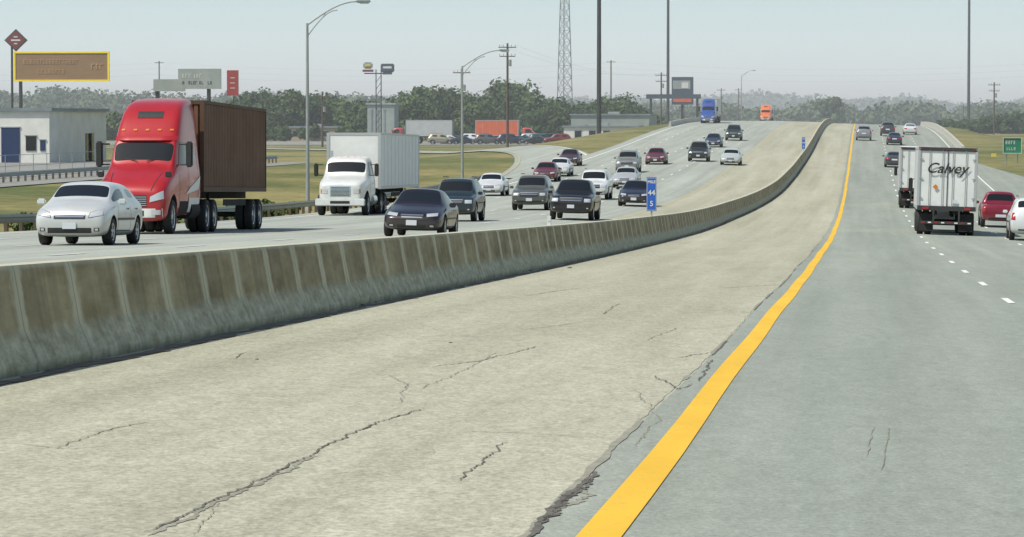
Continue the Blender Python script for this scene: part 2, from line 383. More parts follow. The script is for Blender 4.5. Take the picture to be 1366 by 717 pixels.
# ---------------------------------------------------------------- median barrier
prof=[(.30,0),(.30,.08),(.19,.33),(.11,.79),(.09,.85),(-.09,.85),(-.11,.79),(-.19,.33),(-.30,.08),(-.30,0)]
ys=[y for y in list(np.arange(8,300,1.5))+list(np.arange(300,640,5))]
vs=[];fs=[]; K=len(prof)
for y in ys:
    for (dx,z) in prof:
        x=xb(y)+dx; vs.append((x,y,rz(x,y)+z+(.12 if dx<0 and z<.2 else 0)-(.02 if z==0 else 0)))
for j in range(len(ys)-1):
    for i in range(K-1): fs.append((j*K+i,(j+1)*K+i,(j+1)*K+i+1,j*K+i+1))
fs.append(tuple(range(K)));
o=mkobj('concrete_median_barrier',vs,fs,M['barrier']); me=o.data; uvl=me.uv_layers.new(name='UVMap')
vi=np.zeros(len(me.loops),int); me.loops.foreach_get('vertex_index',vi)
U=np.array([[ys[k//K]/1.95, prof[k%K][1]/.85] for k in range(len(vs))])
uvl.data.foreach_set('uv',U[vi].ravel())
M['paraC']=mat('parapet_concrete',(.42,.41,.36),.9,var=.15,scale=1.5)
def parapet(name,x0,y0,y1,h=.8):
    mb=MB(); yy=list(np.arange(y0,y1,5)); q=[]
    pr=[(-.2,0),(-.15,.3),(-.12,h),(.12,h),(.2,0)]
    for y in yy:
        for dx,z in pr: q.append((x0+dx,y,rz(x0,y)+z-.03))
    mb.add(q,[(j*5+i,j*5+i+1,(j+1)*5+i+1,(j+1)*5+i) for j in range(len(yy)-1) for i in range(4)]+[(0,1,2,3,4)],M['paraC']); mb.obj(name)
parapet('bridge_parapet',10.75,372,640); parapet('bridge_parapet',-26.1,470,640,.8)
def guardrail(x0,y0,y1,zf):
    mb=MB(); yy=list(np.arange(y0,y1,2.0)); pr=[(.0,.42),(.05,.47),(0,.52),(0,.58),(.05,.63),(0,.72)]; q=[];K=len(pr)
    for y in yy:
        for dx,z in pr: q.append((x0+dx,y,zf(x0,y)+z))
    mb.add(q,[(j*K+i,(j+1)*K+i,(j+1)*K+i+1,j*K+i+1) for j in range(len(yy)-1) for i in range(K-1)],M['galv'],False)
    for y in yy: mb.box((x0-.12,y,zf(x0,y)+.33),(.12,.16,.72),M['wood'])
    mb.obj('guardrail')
guardrail(-27.6,92,262,gz)
# ---------------------------------------------------------------- ramp, lots
def ribbon(name,pts,wd,m,dz=.12,parent=None,off=0):
    pts=[Vector((*p,0)) for p in pts]; out=[]
    n=len(pts)
    for i in range(n-1):
        p0,p1,p2,p3=pts[max(i-1,0)],pts[i],pts[i+1],pts[min(i+2,n-1)]
        for k in range(10):
            t=k/10; out.append(.5*((2*p1)+(p2-p0)*t+(2*p0-5*p1+4*p2-p3)*t*t+(3*p1-p0-3*p2+p3)*t**3))
    out.append(pts[-1]); q=[]
    for i,p in enumerate(out):
        d=(out[min(i+1,len(out)-1)]-out[max(i-1,0)]).normalized(); nr=Vector((d.y,-d.x,0))
        for s_ in(-1,1):
            t=p+nr*(off+s_*wd/2); q.append((t.x,t.y,max(gz(t.x,t.y),gz(p.x,p.y)-.3)+dz))
    return mkobj(name,q,[(2*i,2*i+1,2*i+3,2*i+2) for i in range(len(out)-1)],m,parent=parent,smooth=True)
RP=[(-24.5,265),(-27.5,310),(-33,355),(-43,400),(-58,440),(-80,475),(-110,500),(-160,515)]
ribbon('ramp_road',RP,7.5,M['lane2'],.10)
ribbon('ramp_edge_line',RP,.2,M['wht'],.125,off=3.3,parent=mk); ribbon('ramp_edge_line',RP,.15,M['yel2'],.125,off=-3.3,parent=mk)
def sheet(name,x0,x1,y0,y1,z,m):
    n=6; q=[(lerp(x0,x1,i/n),lerp(y0,y1,j/n),z) for j in range(n+1) for i in range(n+1)]
    return mkobj(name,q,[(j*7+i,j*7+i+1,(j+1)*7+i+1,(j+1)*7+i) for j in range(n) for i in range(n)],m)
sheet('parking_lot',-150,-52.5,185,330,-2.55,M['lot'])
sheet('truck_lot',-150,-52.5,560,650,-2.55,M['lot'])
guardrail(-56,180,330,gz)
# ---------------------------------------------------------------- foliage
def trees(name,specs,lm,leaf=.45,nclump=16,per=70,trunk=True,parent=None):
    V=[]
    tb=MB()
    for (x,y,z,h,wd) in specs:
        cen=[]; asp=.8+.5*rng.random()
        for k in range(nclump):
            # clump centres fill a rounded crown, wider at mid height
            tt=rng.random(); hh=z+h*(.22+.62*tt); prof_=math.sqrt(max(.06,1-((tt-.38)/.68)**2))
            a=rng.random()*2*math.pi; r=math.sqrt(rng.random())*wd*.42*prof_
            cen.append((x+r*math.cos(a)*asp,y+r*math.sin(a),hh,wd*(.13+.11*rng.random())))
        if trunk:
            tb.tube((x,y,z-.3),(x,y,z+h*.5),h*.025,h*.014,M['bark'],6)
            for c in cen[:6]: tb.tube((x,y,z+h*(.25+.2*rng.random())),c[:3],h*.010,h*.004,M['bark'],4,False)
        for c in cen:
            n=per; d=rng.normal(size=(n,3)); d/=np.linalg.norm(d,axis=1)[:,None]; rad=c[3]*(.6+.5*rng.random((n,1)))
            p=np.array(c[:3])+d*rad*np.array([1,1,.85])
            nn=d+.45*rng.normal(size=(n,3)); nn/=np.linalg.norm(nn,axis=1)[:,None]
            u=np.cross(nn,rng.normal(size=(n,3))); u/=np.linalg.norm(u,axis=1)[:,None]+1e-6; v=np.cross(nn,u)
            s=leaf*(.6+.8*rng.random((n,1)))
            q=np.stack([p-u*s,p-v*s*.8,p+u*s,p+v*s*.8],1).reshape(-1,3)
            V.append(q)
    V=np.concatenate(V); nf=len(V)//4
    allv=[tuple(t) for t in V]+tb.v
    allf=[(4*i,4*i+1,4*i+2,4*i+3) for i in range(nf)]+[tuple(4*nf+k for k in f) for f in tb.f]
    return mkobj(name,allv,allf,[lm,M['bark']],[0]*nf+[1]*len(tb.f))
def row(px0,px1,Y,topf,n,wr=(6,11),jy=25,jt=10):
    sp=[]
    for i in range(n):
        px=lerp(px0,px1,(i+rng.random())/n); y=Y+(rng.random()-.5)*2*jy; x=P(px,160,y).x; z=gz(x,y)
        top=P(px,topf(px)+rng.random()*jt,y).z; h=max(3,top-z); sp.append((x,y,z,h,lerp(*wr,rng.random())*min(1,h/8)))
    return sp
tf=lambda x: float(np.interp(x,[100,200,320,345,420,480,540,570,600,640,672,690,705,730,780,830,860,900],[150,142,130,110,118,124,112,100,120,126,96,94,116,128,128,124,138,150]))
trees('tree_line',row(90,880,700,tf,64,(9,14),30,22),M['leaf'],.36,22,110)
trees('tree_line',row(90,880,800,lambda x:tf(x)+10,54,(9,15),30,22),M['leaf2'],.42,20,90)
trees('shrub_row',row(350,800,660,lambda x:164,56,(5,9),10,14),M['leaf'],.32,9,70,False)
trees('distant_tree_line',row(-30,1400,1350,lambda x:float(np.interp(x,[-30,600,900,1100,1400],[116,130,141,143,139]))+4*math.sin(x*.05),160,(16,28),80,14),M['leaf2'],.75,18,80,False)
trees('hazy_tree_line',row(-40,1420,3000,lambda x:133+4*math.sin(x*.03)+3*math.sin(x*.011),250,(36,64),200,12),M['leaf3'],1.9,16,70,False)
trees('tree_line',row(1255,1400,800,lambda x:float(np.interp(x,[1255,1300,1400],[162,153,144])),22,(8,13),30,14),M['leaf'],.36,18,90)
for px,py in((92,150),(1108,126)):
    Y=420 if px<200 else 1100; x=P(px,160,Y).x; z=gz(x,Y); h=P(px,py,Y).z-z
    trees('deciduous_tree',[(x,Y,z,h,h*.75)],M['leaf'] if px<200 else M['leaf2'],.30 if px<200 else .5,26,130)
sp=[]
for i in range(55):
    y=96+rng.random()*80; x=-28.4-rng.random()*2.2; sp.append((x,y,gz(x,y)-.2,.5+.6*rng.random(),1.1))
trees('roadside_weeds',sp,M['leaf'],.08,8,40,False)
# ---------------------------------------------------------------- vehicles
def loftmesh(st,win):
    bm=bmesh.new(); rings=[]
    for (y,w_,zb,belt,zr,wr) in st:
        cab=(zr-belt)>.25
        half=[(0,zb),(.82*w_,zb),(.96*w_,zb+.10),(w_,zb+.5*(belt-zb)),(.985*w_,belt-.09),(.93*w_ if not cab else .945*w_,belt),
              (wr,zr-.06 if cab else belt+(zr-belt)*.65),(.78*wr,zr-.005 if cab else belt+(zr-belt)*.9),(0,zr+.015)]
        ring=[bm.verts.new((x,y,z)) for x,z in half]+[bm.verts.new((-x,y,z)) for x,z in half[-2:0:-1]]
        rings.append(ring)
    N=16; grid={}
    for i in range(len(rings)-1):
        for k in range(N):
            a,b=rings[i],rings[i+1]; f=bm.faces.new((a[k],a[(k+1)%N],b[(k+1)%N],b[k])); grid[(i,k)]=f; f.smooth=True
    bm.faces.new(rings[0][::-1]).smooth=True; bm.faces.new(rings[-1]).smooth=True
    for grp in win:
        fs=[grid[g_] for g_ in grp[0]]
        bmesh.ops.inset_region(bm,faces=fs,thickness=grp[1],use_even_offset=True,depth=0)
        for f in fs: f.material_index=1
    bmesh.ops.recalc_face_normals(bm,faces=bm.faces[:])
    me=bpy.data.meshes.new('b'); bm.to_mesh(me); bm.free(); return me
def finish(me,cuts,lv=2):
    o=bpy.data.objects.new('tmp',me); COL.objects.link(o)
    for m_ in (M['white'],M['glass'],M['under']): me.materials.append(m_)
    s_=o.modifiers.new('s','SUBSURF'); s_.levels=lv; s_.render_levels=lv
    cs=[]
    for (y,z,r,hw) in cuts:
        bm=bmesh.new(); bmesh.ops.create_cone(bm,cap_ends=True,segments=28,radius1=r,radius2=r,depth=hw*2.6,matrix=Matrix.Translation((0,y,z))@Matrix.Rotation(math.pi/2,4,'Y'))
        cm=bpy.data.meshes.new('c'); 
        for f in bm.faces: f.material_index=2
        bm.to_mesh(cm); bm.free()
        for m_ in (M['white'],M['glass'],M['under']): cm.materials.append(m_)
        co=bpy.data.objects.new('cut',cm); COL.objects.link(co); cs.append(co)
        b=o.modifiers.new('b','BOOLEAN'); b.object=co; b.operation='DIFFERENCE'; b.solver='EXACT'
    dg=bpy.context.evaluated_depsgraph_get(); dg.update()
    out=bpy.data.meshes.new_from_object(o.evaluated_get(dg))
    for c in cs+[o]: bpy.data.objects.remove(c)
    return out
def bvh_of(me):
    return BVHTree.FromPolygons([v.co[:] for v in me.vertices],[tuple(p.vertices) for p in me.polygons])
def patch(mb,bv,c4,axis,m,off=.008,n=6):
    vs=[]
    for j in range(n+1):
        for i in range(n+1):
            s_,t=i/n,j/n
            a=lerp(lerp(c4[0][0],c4[1][0],s_),lerp(c4[3][0],c4[2][0],s_),t); b=lerp(lerp(c4[0][1],c4[1][1],s_),lerp(c4[3][1],c4[2][1],s_),t)
            if axis=='F': o,d=Vector((a,-30,b)),Vector((0,1,0))
            elif axis=='B': o,d=Vector((a,30,b)),Vector((0,-1,0))
            elif axis=='R': o,d=Vector((9,a,b)),Vector((-1,0,0))
            else: o,d=Vector((-9,a,b)),Vector((1,0,0))
            h=bv.ray_cast(o,d)
            vs.append(None if h[0] is None else h[0]-d*off)
    fs=[]
    k=n+1
    for j in range(n):
        for i in range(n):
            q=(j*k+i,j*k+i+1,(j+1)*k+i+1,(j+1)*k+i)
            if all(vs[x] is not None for x in q): fs.append(q)
    vs=[v if v is not None else Vector((0,0,.5)) for v in vs]
    mb.add(vs,fs,m,True)
def rect(a,b,c,d): return [(a,c),(b,c),(b,d),(a,d)]
R56=5; L56=10; TOP=(6,7,8,9)
CARS={}
def cardef(kind):
    if kind in CARS: return CARS[kind]
    if kind=='sedan':
        st=[(-2.36,.60,.33,.50,.53,.45),(-2.30,.76,.24,.60,.64,.55),(-2.05,.86,.2,.69,.75,.62),(-1.5,.89,.19,.79,.87,.66),(-1.0,.90,.19,.87,.97,.69),
            (-.25,.91,.19,.92,1.40,.58),(.35,.91,.19,.93,1.43,.59),(.95,.91,.19,.93,1.38,.57),(1.55,.90,.19,.95,1.08,.66),(2.1,.87,.2,.95,1.02,.68),(2.32,.80,.26,.88,.95,.60),(2.38,.66,.36,.74,.78,.5)]
        wf,wr_,r=-1.42,1.42,.32; wind=4; rear=7
        segs=[5,6]
        X=dict(hl=[(.42,.60),(.76,.64),(.74,.74),(.40,.70)],gr=rect(-.33,.33,.52,.66),lo=rect(-.42,.42,.28,.38),fog=rect(.5,.68,.30,.38),tl=[(.42,.72),(.80,.72),(.80,.90),(.46,.88)],front=-2.36,rearp=rect(-.26,.26,.66,.80),belt=.9,side=(-.25,.95),L=2.38)
    elif kind=='hatch':
        st=[(-2.10,.64,.30,.54,.60,.47),(-2.05,.78,.22,.70,.76,.57),(-1.85,.84,.19,.80,.89,.63),(-1.45,.85,.19,.87,.98,.66),(-1.12,.86,.19,.92,1.05,.68),
            (-.42,.86,.19,.96,1.43,.60),(.35,.86,.19,.97,1.47,.60),(1.45,.86,.19,1.0,1.40,.57),(1.85,.85,.2,1.0,1.12,.58),(2.02,.82,.24,.86,.92,.6),(2.08,.72,.34,.74,.78,.5)]
        wf,wr_,r=-1.30,1.32,.31; wind=4; rear=7; segs=[5,6]
        X=dict(hl=[(.42,.62),(.76,.68),(.74,.86),(.46,.75)],gr=rect(-.36,.36,.60,.70),lo=rect(-.5,.5,.28,.40),fog=rect(.56,.68,.32,.4),tl=[(.62,.9),(.78,.9),(.70,1.2),(.6,1.2)],front=-2.1,rearp=rect(-.26,.26,.66,.80),belt=.93,side=(-.42,1.35),L=2.1)
    elif kind=='suv':
        st=[(-2.36,.70,.40,.70,.75,.5),(-2.30,.85,.32,.86,.92,.62),(-2.05,.92,.28,.98,1.04,.68),(-1.5,.94,.27,1.04,1.10,.70),(-1.05,.94,.27,1.09,1.16,.72),
            (-.50,.94,.27,1.12,1.74,.66),(.35,.94,.27,1.13,1.78,.67),(1.75,.94,.27,1.14,1.75,.66),(2.15,.93,.28,1.12,1.30,.7),(2.28,.9,.32,1.0,1.06,.7),(2.34,.8,.42,.8,.85,.6)]
        wf,wr_,r=-1.42,1.42,.38; wind=4; rear=7; segs=[5,6]
        X=dict(hl=[(.52,.74),(.84,.74),(.83,.90),(.52,.90)],gr=rect(-.46,.46,.70,.91),lo=rect(-.6,.6,.40,.50),fog=rect(.62,.76,.46,.54),tl=[(.72,.85),(.9,.85),(.86,1.15),(.74,1.15)],front=-2.36,rearp=rect(-.26,.26,.8,.94),belt=1.1,side=(-.5,1.75),L=2.34)
    else:
        st=[(-2.75,.72,.42,.76,.8,.5),(-2.68,.88,.34,.94,1.0,.65),(-2.4,.95,.3,1.04,1.10,.7),(-1.8,.97,.3,1.09,1.16,.72),(-1.35,.97,.3,1.12,1.20,.74),
            (-.75,.97,.3,1.15,1.76,.66),(-.1,.97,.3,1.16,1.80,.67),(.75,.97,.3,1.16,1.76,.66),(.92,.97,.3,1.16,1.20,.74),(1.0,.97,.3,1.14,1.17,.74),(2.5,.96,.32,1.12,1.15,.74),(2.62,.9,.4,1.0,1.04,.7),(2.66,.8,.5,.85,.88,.6)]
        wf,wr_,r=-1.80,1.62,.40; wind=4; rear=7; segs=[5,6]
        X=dict(hl=[(.56,.80),(.87,.80),(.86,.97),(.56,.97)],gr=rect(-.5,.5,.74,.99),lo=rect(-.7,.7,.44,.56),fog=rect(.66,.8,.5,.58),tl=[(.72,.75),(.9,.75),(.9,1.06),(.74,1.06)],front=-2.75,rearp=rect(-.26,.26,.52,.66),belt=1.13,side=(-.75,.75),L=2.66)
    win=[([(wind,k) for k in TOP],.035)]
    win.append(([(rear,k) for k in TOP],.05))
    for cidx in (R56,L56):
        win.append(([(wind,cidx),(segs[0],cidx)],.045)); win.append(([(s_,cidx) for s_ in segs[1:]],.045))
    me=loftmesh(st,win); me=finish(me,[(wf,r+.01,r*1.18,1.2),(wr_,r+.01,r*1.18,1.2)])
    bv=bvh_of(me); t=MB()
    mir=lambda q:[(-a,b) for a,b in q]
    for q in(X['hl'],mir(X['hl'])): 
        patch(t,bv,q,'F',M['black'],.004); c=np.mean(q,axis=0); patch(t,bv,[tuple(c+(np.array(p)-c)*.90) for p in q],'F',M['lamp'],.012)
    patch(t,bv,X['gr'],'F',M['black'],.008)
    gx=X['gr']; patch(t,bv,rect(gx[0][0],gx[1][0],gx[2][1]-.02,gx[2][1]+.015),'F',M['chrome'],.014); patch(t,bv,rect(gx[0][0]*.9,gx[1][0]*.9,(gx[0][1]+gx[2][1])/2-.012,(gx[0][1]+gx[2][1])/2+.012),'F',M['chrome'],.014)
    patch(t,bv,X['lo'],'F',M['black'],.006)
    for q in(X['fog'],mir(X['fog'])): patch(t,bv,q,'F',M['black'],.008); c=np.mean(q,axis=0); patch(t,bv,[tuple(c+(np.array(p)-c)*.6) for p in q],'F',M['lamp'],.014)
    t.box((0,X['front']-.02,X['lo'][2][1]+.05),(.31,.015,.15),M['plate'])
    for q in(X['tl'],mir(X['tl'])): patch(t,bv,q,'B',M['red'],.01)
    patch(t,bv,X['rearp'],'B',M['plate'],.015,3)
    lz=.30 if kind in('sedan','hatch') else .42
    patch(t,bv,rect(-.6,.6,lz,lz+.06),'B',M['black'],.008)
    a,b=X['side']; bl=X['belt']
    for ax in 'RL':
        for yy in ((a-.45,a+ (b-a)*.48,b-.05) if kind!='hatch' else (a-.40,a+(b-a)*.52)):
            patch(t,bv,rect(yy,yy+.016,.33,bl-.04),ax,M['under'],.004,5)
        patch(t,bv,rect(a-.45,b,.315,.335),ax,M['under'],.004,6)
        patch(t,bv,rect(wf+r*1.3,wr_-r*1.3,bl-.36,bl-.31),ax,M['black'],.012,8)
        for yy in (a+(b-a)*.30,a+(b-a)*.82): patch(t,bv,rect(yy,yy+.16,bl-.12,bl-.085),ax,M['black'],.02,3)
    hw=max(s_[1] for s_ in st)
    for sd in(-1,1):
        for yy in(wf,wr_): t.wheel(sd*(hw-.13),yy,r,.22,sd)
        t.box((sd*(hw+.08),a-.42,bl+.06),(.20,.09,.14),'MP',.03)
        if kind=='suv': t.tube((sd*.6,-.2,1.84),(sd*.6,1.5,1.83),.02,.02,M['black'],6)
    CARS[kind]=(me,t); return CARS[kind]
NM={'sedan':'sedan_car','hatch':'hatchback_car','suv':'sport_utility_vehicle','pickup':'pickup_truck'}
def place(e,x,y,rot,zf=rzl,sc=(1,1,1)):
    sl=math.atan((zf(x,y+2)-zf(x,y-2))/4); z=zf(x,y)
    base=Matrix.Rotation(rot,4,'Z'); tilt=Matrix.Rotation(sl,4,'X')
    cs=math.atan((zf(x+.8,y)-zf(x-.8,y))/1.6); tl2=Matrix.Rotation(-cs,4,'Y')
    e.matrix_world=Matrix.Translation((x,y,z))@tilt@tl2@base@Matrix.Diagonal((*sc,1))
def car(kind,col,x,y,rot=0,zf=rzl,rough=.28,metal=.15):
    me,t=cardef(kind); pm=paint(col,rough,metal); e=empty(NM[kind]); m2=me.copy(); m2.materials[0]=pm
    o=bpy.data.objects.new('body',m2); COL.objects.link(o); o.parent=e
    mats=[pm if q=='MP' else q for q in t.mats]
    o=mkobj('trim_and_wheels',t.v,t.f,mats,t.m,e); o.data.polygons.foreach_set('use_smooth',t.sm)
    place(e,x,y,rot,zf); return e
def carpx(kind,col,px,py,rot=0,Ladd=2.2,**k):
    p=hitpt(px,py); return car(kind,col,p.x,p.y+Ladd,rot,**k)
WH=(.66,.68,.68); BK=(.012,.013,.016); SIL=(.42,.44,.45); DB=(.02,.03,.06); DG=(.03,.045,.04); RD=(.18,.02,.02)
carpx('hatch',(.60,.62,.61),91,328,metal=.25)
carpx('sedan',(.016,.011,.016),549,317)
carpx('suv',(.022,.036,.046),603,296)
carpx('sedan',WH,652,262)
carpx('suv',(.09,.10,.09),706,281)
carpx('pickup',(.015,.015,.017),762,294)
carpx('suv',WH,790,267)
carpx('sedan',(.015,.015,.025),845,276)
carpx('sedan',SIL,833,251)
carpx('sedan',(.13,.02,.02),726,243)
carpx('sedan',WH,744,236)
carpx('sedan',(.06,.02,.02),758,222)
carpx('suv',(.2,.21,.2),836,231)
carpx('sedan',(.12,.015,.02),874,220)
carpx('suv',(.03,.035,.03),931,216)
carpx('sedan',(.5,.55,.52),974,221)
carpx('sedan',DB,951,197)
carpx('suv',DG,978,188)
PI=math.pi
carpx('pickup',(.20,.013,.03),1334,304,PI)
carpx('suv',WH,1377,322,PI)
carpx('suv',(.2,.22,.24),1152,188,PI)
carpx('sedan',DB,1193,194,PI)
carpx('suv',(.05,.05,.06),1184,182,PI)
carpx('sedan',WH,1214,180,PI)
carpx('sedan',(.05,.05,.06),1193,224,PI)
# ---------------------------------------------------------------- trucks
def axle(t,y,r,hw,dual,rim):
    for sd in(-1,1):
        t.wheel(sd*(hw-.15),y,r,.28,sd,rim,True)
        if dual: t.wheel(sd*(hw-.48),y,r,.28,sd,rim,True,16)
    t.tube((-hw+.3,y,r),(hw-.3,y,r),.08,.08,M['under'])
def corrug(t,x,y0,y1,z0,z1,sd,m,pitch=.28,dep=.03):
    n=int((y1-y0)/pitch); ps=[]
    for i in range(n):
        a=y0+(y1-y0)*i/n; p=(y1-y0)/n
        ps+=[(a,0),(a+p*.35,0),(a+p*.5,dep),(a+p*.85,dep)]
    ps.append((y1,0)); q=[]
    for yy,d in ps: q+=[(x-sd*d,yy,z0),(x-sd*d,yy,z1)]
    t.add(q,[(2*i,2*i+1,2*i+3,2*i+2) for i in range(len(ps)-1)],m)
def trailer(t,y0,L,top,bot,kind,m):
    hw=1.28 if kind!='container' else 1.22; zc_=(top+bot)/2; H=top-bot
    rail=M['railsilver'] if kind!='container' else M['contf']
    if kind=='container':
        t.box((0,y0+L/2,zc_),(2*hw-.2,L-.2,H-.1),m)
        for sd in(-1,1): corrug(t,sd*(hw-.01),y0+.12,y0+L-.12,bot+.14,top-.1,sd,m)
        n=9
        for i in range(n):
            xx=lerp(-hw+.15,hw-.15,(i+.5)/n); t.box((xx,y0+.05,zc_),(.13,.06,H-.25),m)
    else:
        t.box((0,y0+L/2,zc_),(2*hw-.03,L-.02,H-.04),m,.02)
        n=int(L/1.2)
        for sd in(-1,1):
            for i in range(1,n): t.box((sd*(hw-.01),y0+L*i/n,zc_),(.012,.035,H-.25),M['railsilver'])
    for sd in(-1,1):
        t.box((sd*(hw-.03),y0+L/2,top-.04),(.07,L,.10),rail); t.box((sd*(hw-.03),y0+L/2,bot+.06),(.075,L+.004,.14),rail)
        for yy in(y0+.04,y0+L-.04): t.box((sd*(hw-.06),yy,zc_),(.14,.12,H+.01),rail)
        t.box((sd*.45,y0+L/2,bot-.12),(.12,L-.6,.22),M['under'])
    t.box((0,y0+.03,top-.05),(2*hw,.08,.12),rail)
    ye=y0+L
    if kind!='container':
        fr=M['dsteel']
        t.box((0,ye+.012,top-.07),(2*hw-.04,.05,.16),fr); t.box((0,ye+.012,bot+.05),(2*hw-.04,.06,.20),fr)
        for sd in(-1,1):
            t.box((sd*(hw-.05),ye+.012,zc_),(.10,.05,H-.05),M['railsilver'])
            for xx in(.22,.78): t.tube((sd*xx,ye+.05,bot+.12),(sd*xx,ye+.05,top-.12),.018,.018,M['galv'],6)
            for zz in(bot+.5,zc_,top-.5): t.box((sd*(hw-.14),ye+.035,zz),(.14,.03,.05),M['galv'])
            t.box((sd*.9,ye+.06,bot+.05),(.28,.02,.09),M['red']); t.box((sd*1.15,ye+.05,top-.07),(.07,.02,.05),M['red'])
            t.box((sd*.85,ye-.35,.55),(.62,.02,.75),M['rubber'])
            t.box((sd*.55,ye+.02,.82),(.07,.07,.6),M['dsteel'])
        t.box((0,ye+.012,zc_),(.03,.03,H-.3),M['dsteel']); t.box((0,ye+.04,.55),(2.2,.1,.12),M['dsteel'])
        for i in range(8): t.box((-1.0+.285*i,ye+.095,.55),(.14,.008,.05),M['red'] if i%2 else M['white'])
        for k in(-.2,0,.2): t.box((k,ye+.045,top-.07),(.07,.02,.04),M['red'])
        t.box((-.35,ye+.06,bot+.36),(.22,.006,.14),M['plate'])
M['contf']=mat('container_frame',(.085,.042,.022),.7,var=.2,scale=2)
M['contm']=mat('container_brown',(.115,.056,.030),.7,col2=(.165,.09,.05),scale=.7)
M['railsilver']=mat('trailer_aluminium',(.45,.46,.46),.45,.4)
def tractor(style,t,pm,e):
    if style=='sleeper':
        st=[(-3.62,.80,.42,1.02,1.08,.7),(-3.55,1.02,.36,1.22,1.30,.85),(-3.25,1.16,.36,1.45,1.55,.9),(-2.6,1.19,.42,1.66,1.80,.92),(-1.95,1.20,.5,1.82,2.02,.98),
            (-1.30,1.22,.5,1.95,2.80,1.02),(-1.05,1.23,.5,1.97,3.02,1.06),(-.55,1.24,.5,2.0,3.55,1.04),(.15,1.24,.5,2.0,3.93,1.02),(1.7,1.24,.5,2.0,4.05,1.02),(1.82,1.2,.55,2.0,4.0,1.0)]
        wz=[([(4,k) for k in TOP],.05)]
    else:
        st=[(-3.22,.80,.5,1.30,1.36,.7),(-3.16,.95,.45,1.42,1.50,.8),(-2.9,1.05,.45,1.52,1.62,.82),(-2.3,1.12,.5,1.62,1.74,.88),(-1.55,1.14,.5,1.72,1.90,.92),
            (-1.15,1.16,.5,1.78,2.58,.96),(-.9,1.16,.5,1.8,2.70,.98),(-.3,1.16,.5,1.8,2.75,.98),(.25,1.16,.5,1.8,2.72,.98),(.32,1.12,.55,1.8,2.66,.94)]
        wz=[([(4,k) for k in TOP],.05)]
    me=loftmesh(st,wz); fy=st[0][0]; wf=fy+1.05; r=.5
    me=finish(me,[(wf,r+.02,.62,1.5)]); me.materials[0]=pm; bv=bvh_of(me)
    o=bpy.data.objects.new('cab',me); COL.objects.link(o); o.parent=e
    if style=='sleeper':
        for sd,ax in((1,'R'),(-1,'L')):
            patch(t,bv,[(-1.55,2.0),(-.45,2.02),(-.45,2.68),(-1.1,2.68)],ax,M['glass'],.01)
            patch(t,bv,rect(.25,.95,2.15,2.5),ax,M['glass'],.01)
            for yy in(-1.7,-.38,1.2): patch(t,bv,rect(yy,yy+.025,.7,2.7),ax,M['under'],.006)
            patch(t,bv,rect(-.35,1.75,.55,1.05),ax,M['white'],.012); patch(t,bv,[(-.9,1.15),(1.2,1.3),(1.6,1.7),(-.2,1.35)],ax,M['white'],.012)
            patch(t,bv,rect(-1.6,-.45,.58,.95),ax,M['under'],.012)
            t.box((sd*1.48,-1.55,2.32),(.22,.14,.75),M['black'],.04); t.tube((sd*1.15,-1.5,2.62),(sd*1.45,-1.55,2.62),.025,.025,M['black'],6); t.tube((sd*1.15,-1.5,2.02),(sd*1.45,-1.55,2.02),.025,.025,M['black'],6)
            t.box((sd*1.1,-3.05,1.72),(.2,.08,.16),M['black'],.02)
            s3=[(sd*.60,.92),(sd*1.04,1.02),(sd*1.02,1.26),(sd*.62,1.08)]
            patch(t,bv,s3,'F',M['lamp'],.015)
            patch(t,bv,rect(sd*.66,sd*.95,.56,.70),'F',M['lamp'],.02)
            patch(t,bv,[(sd*.62,1.25),(sd*.65,1.25),(sd*.82,1.78),(sd*.79,1.78)],'F',M['under'],.006,8)
            t.tube((sd*.15,-1.93,2.12),(sd*.75,-1.72,2.22),.012,.012,M['black'],5)
        patch(t,bv,rect(-.50,.50,.80,1.12),'F',M['black'],.012)
        for k in range(5): patch(t,bv,rect(-.5,.5,.82+.06*k,.84+.06*k),'F',M['chrome'],.02,4)
        patch(t,bv,rect(-1.0,1.0,.48,.74),'F',M['white'],.012,8); patch(t,bv,rect(-.42,.42,.52,.68),'F',M['black'],.018,4)
        patch(t,bv,rect(-.42,.42,3.40,3.60),'F',M['black'],.02,5)
        for k in range(5): patch(t,bv,rect(-.8+.4*k-.06,-.8+.4*k+.06,3.02,3.07),'F',M['amber'],.03,2)
        patch(t,bv,rect(-1.02,1.02,2.73,2.86),'F',pm,.09,8)
        t.box((0,-1.75,1.98),(1.9,.05,.03),M['black'])
    else:
        for sd,ax in((1,'R'),(-1,'L')):
            patch(t,bv,[(-1.3,1.82),(-.2,1.82),(-.2,2.48),(-1.02,2.48)],ax,M['glass'],.01)
            for yy in(-1.42,-.1): patch(t,bv,rect(yy,yy+.025,.7,2.5),ax,M['under'],.006)
            t.box((sd*1.42,-1.35,2.1),(.2,.12,.6),M['black'],.04); t.tube((sd*1.1,-1.3,2.35),(sd*1.42,-1.35,2.35),.02,.02,M['black'],6); t.tube((sd*1.1,-1.3,1.85),(sd*1.42,-1.35,1.85),.02,.02,M['black'],6)
            patch(t,bv,rect(sd*.60,sd*.86,1.02,1.22),'F',M['lamp'],.015); patch(t,bv,rect(sd*.87,sd*.93,1.02,1.22),'F',M['amber'],.015,3)
        patch(t,bv,rect(-.48,.48,.88,1.36),'F',M['chrome'],.012)
        for k in range(7): patch(t,bv,rect(-.43,.43,.92+.06*k,.945+.06*k),'F',M['black'],.02,4)
        t.box((0,fy-.06,.62),(2.3,.18,.34),M['bumpw'],.04); t.box((0,fy-.16,.62),(.9,.01,.12),M['black'])
        for k in range(5): patch(t,bv,rect(-.6+.3*k-.05,-.6+.3*k+.05,2.70,2.74),'F',M['amber'],.02,2)
        t.tube((-.95,.45,1.0),(-.95,.45,3.0),.06,.06,M['chrome'],10)
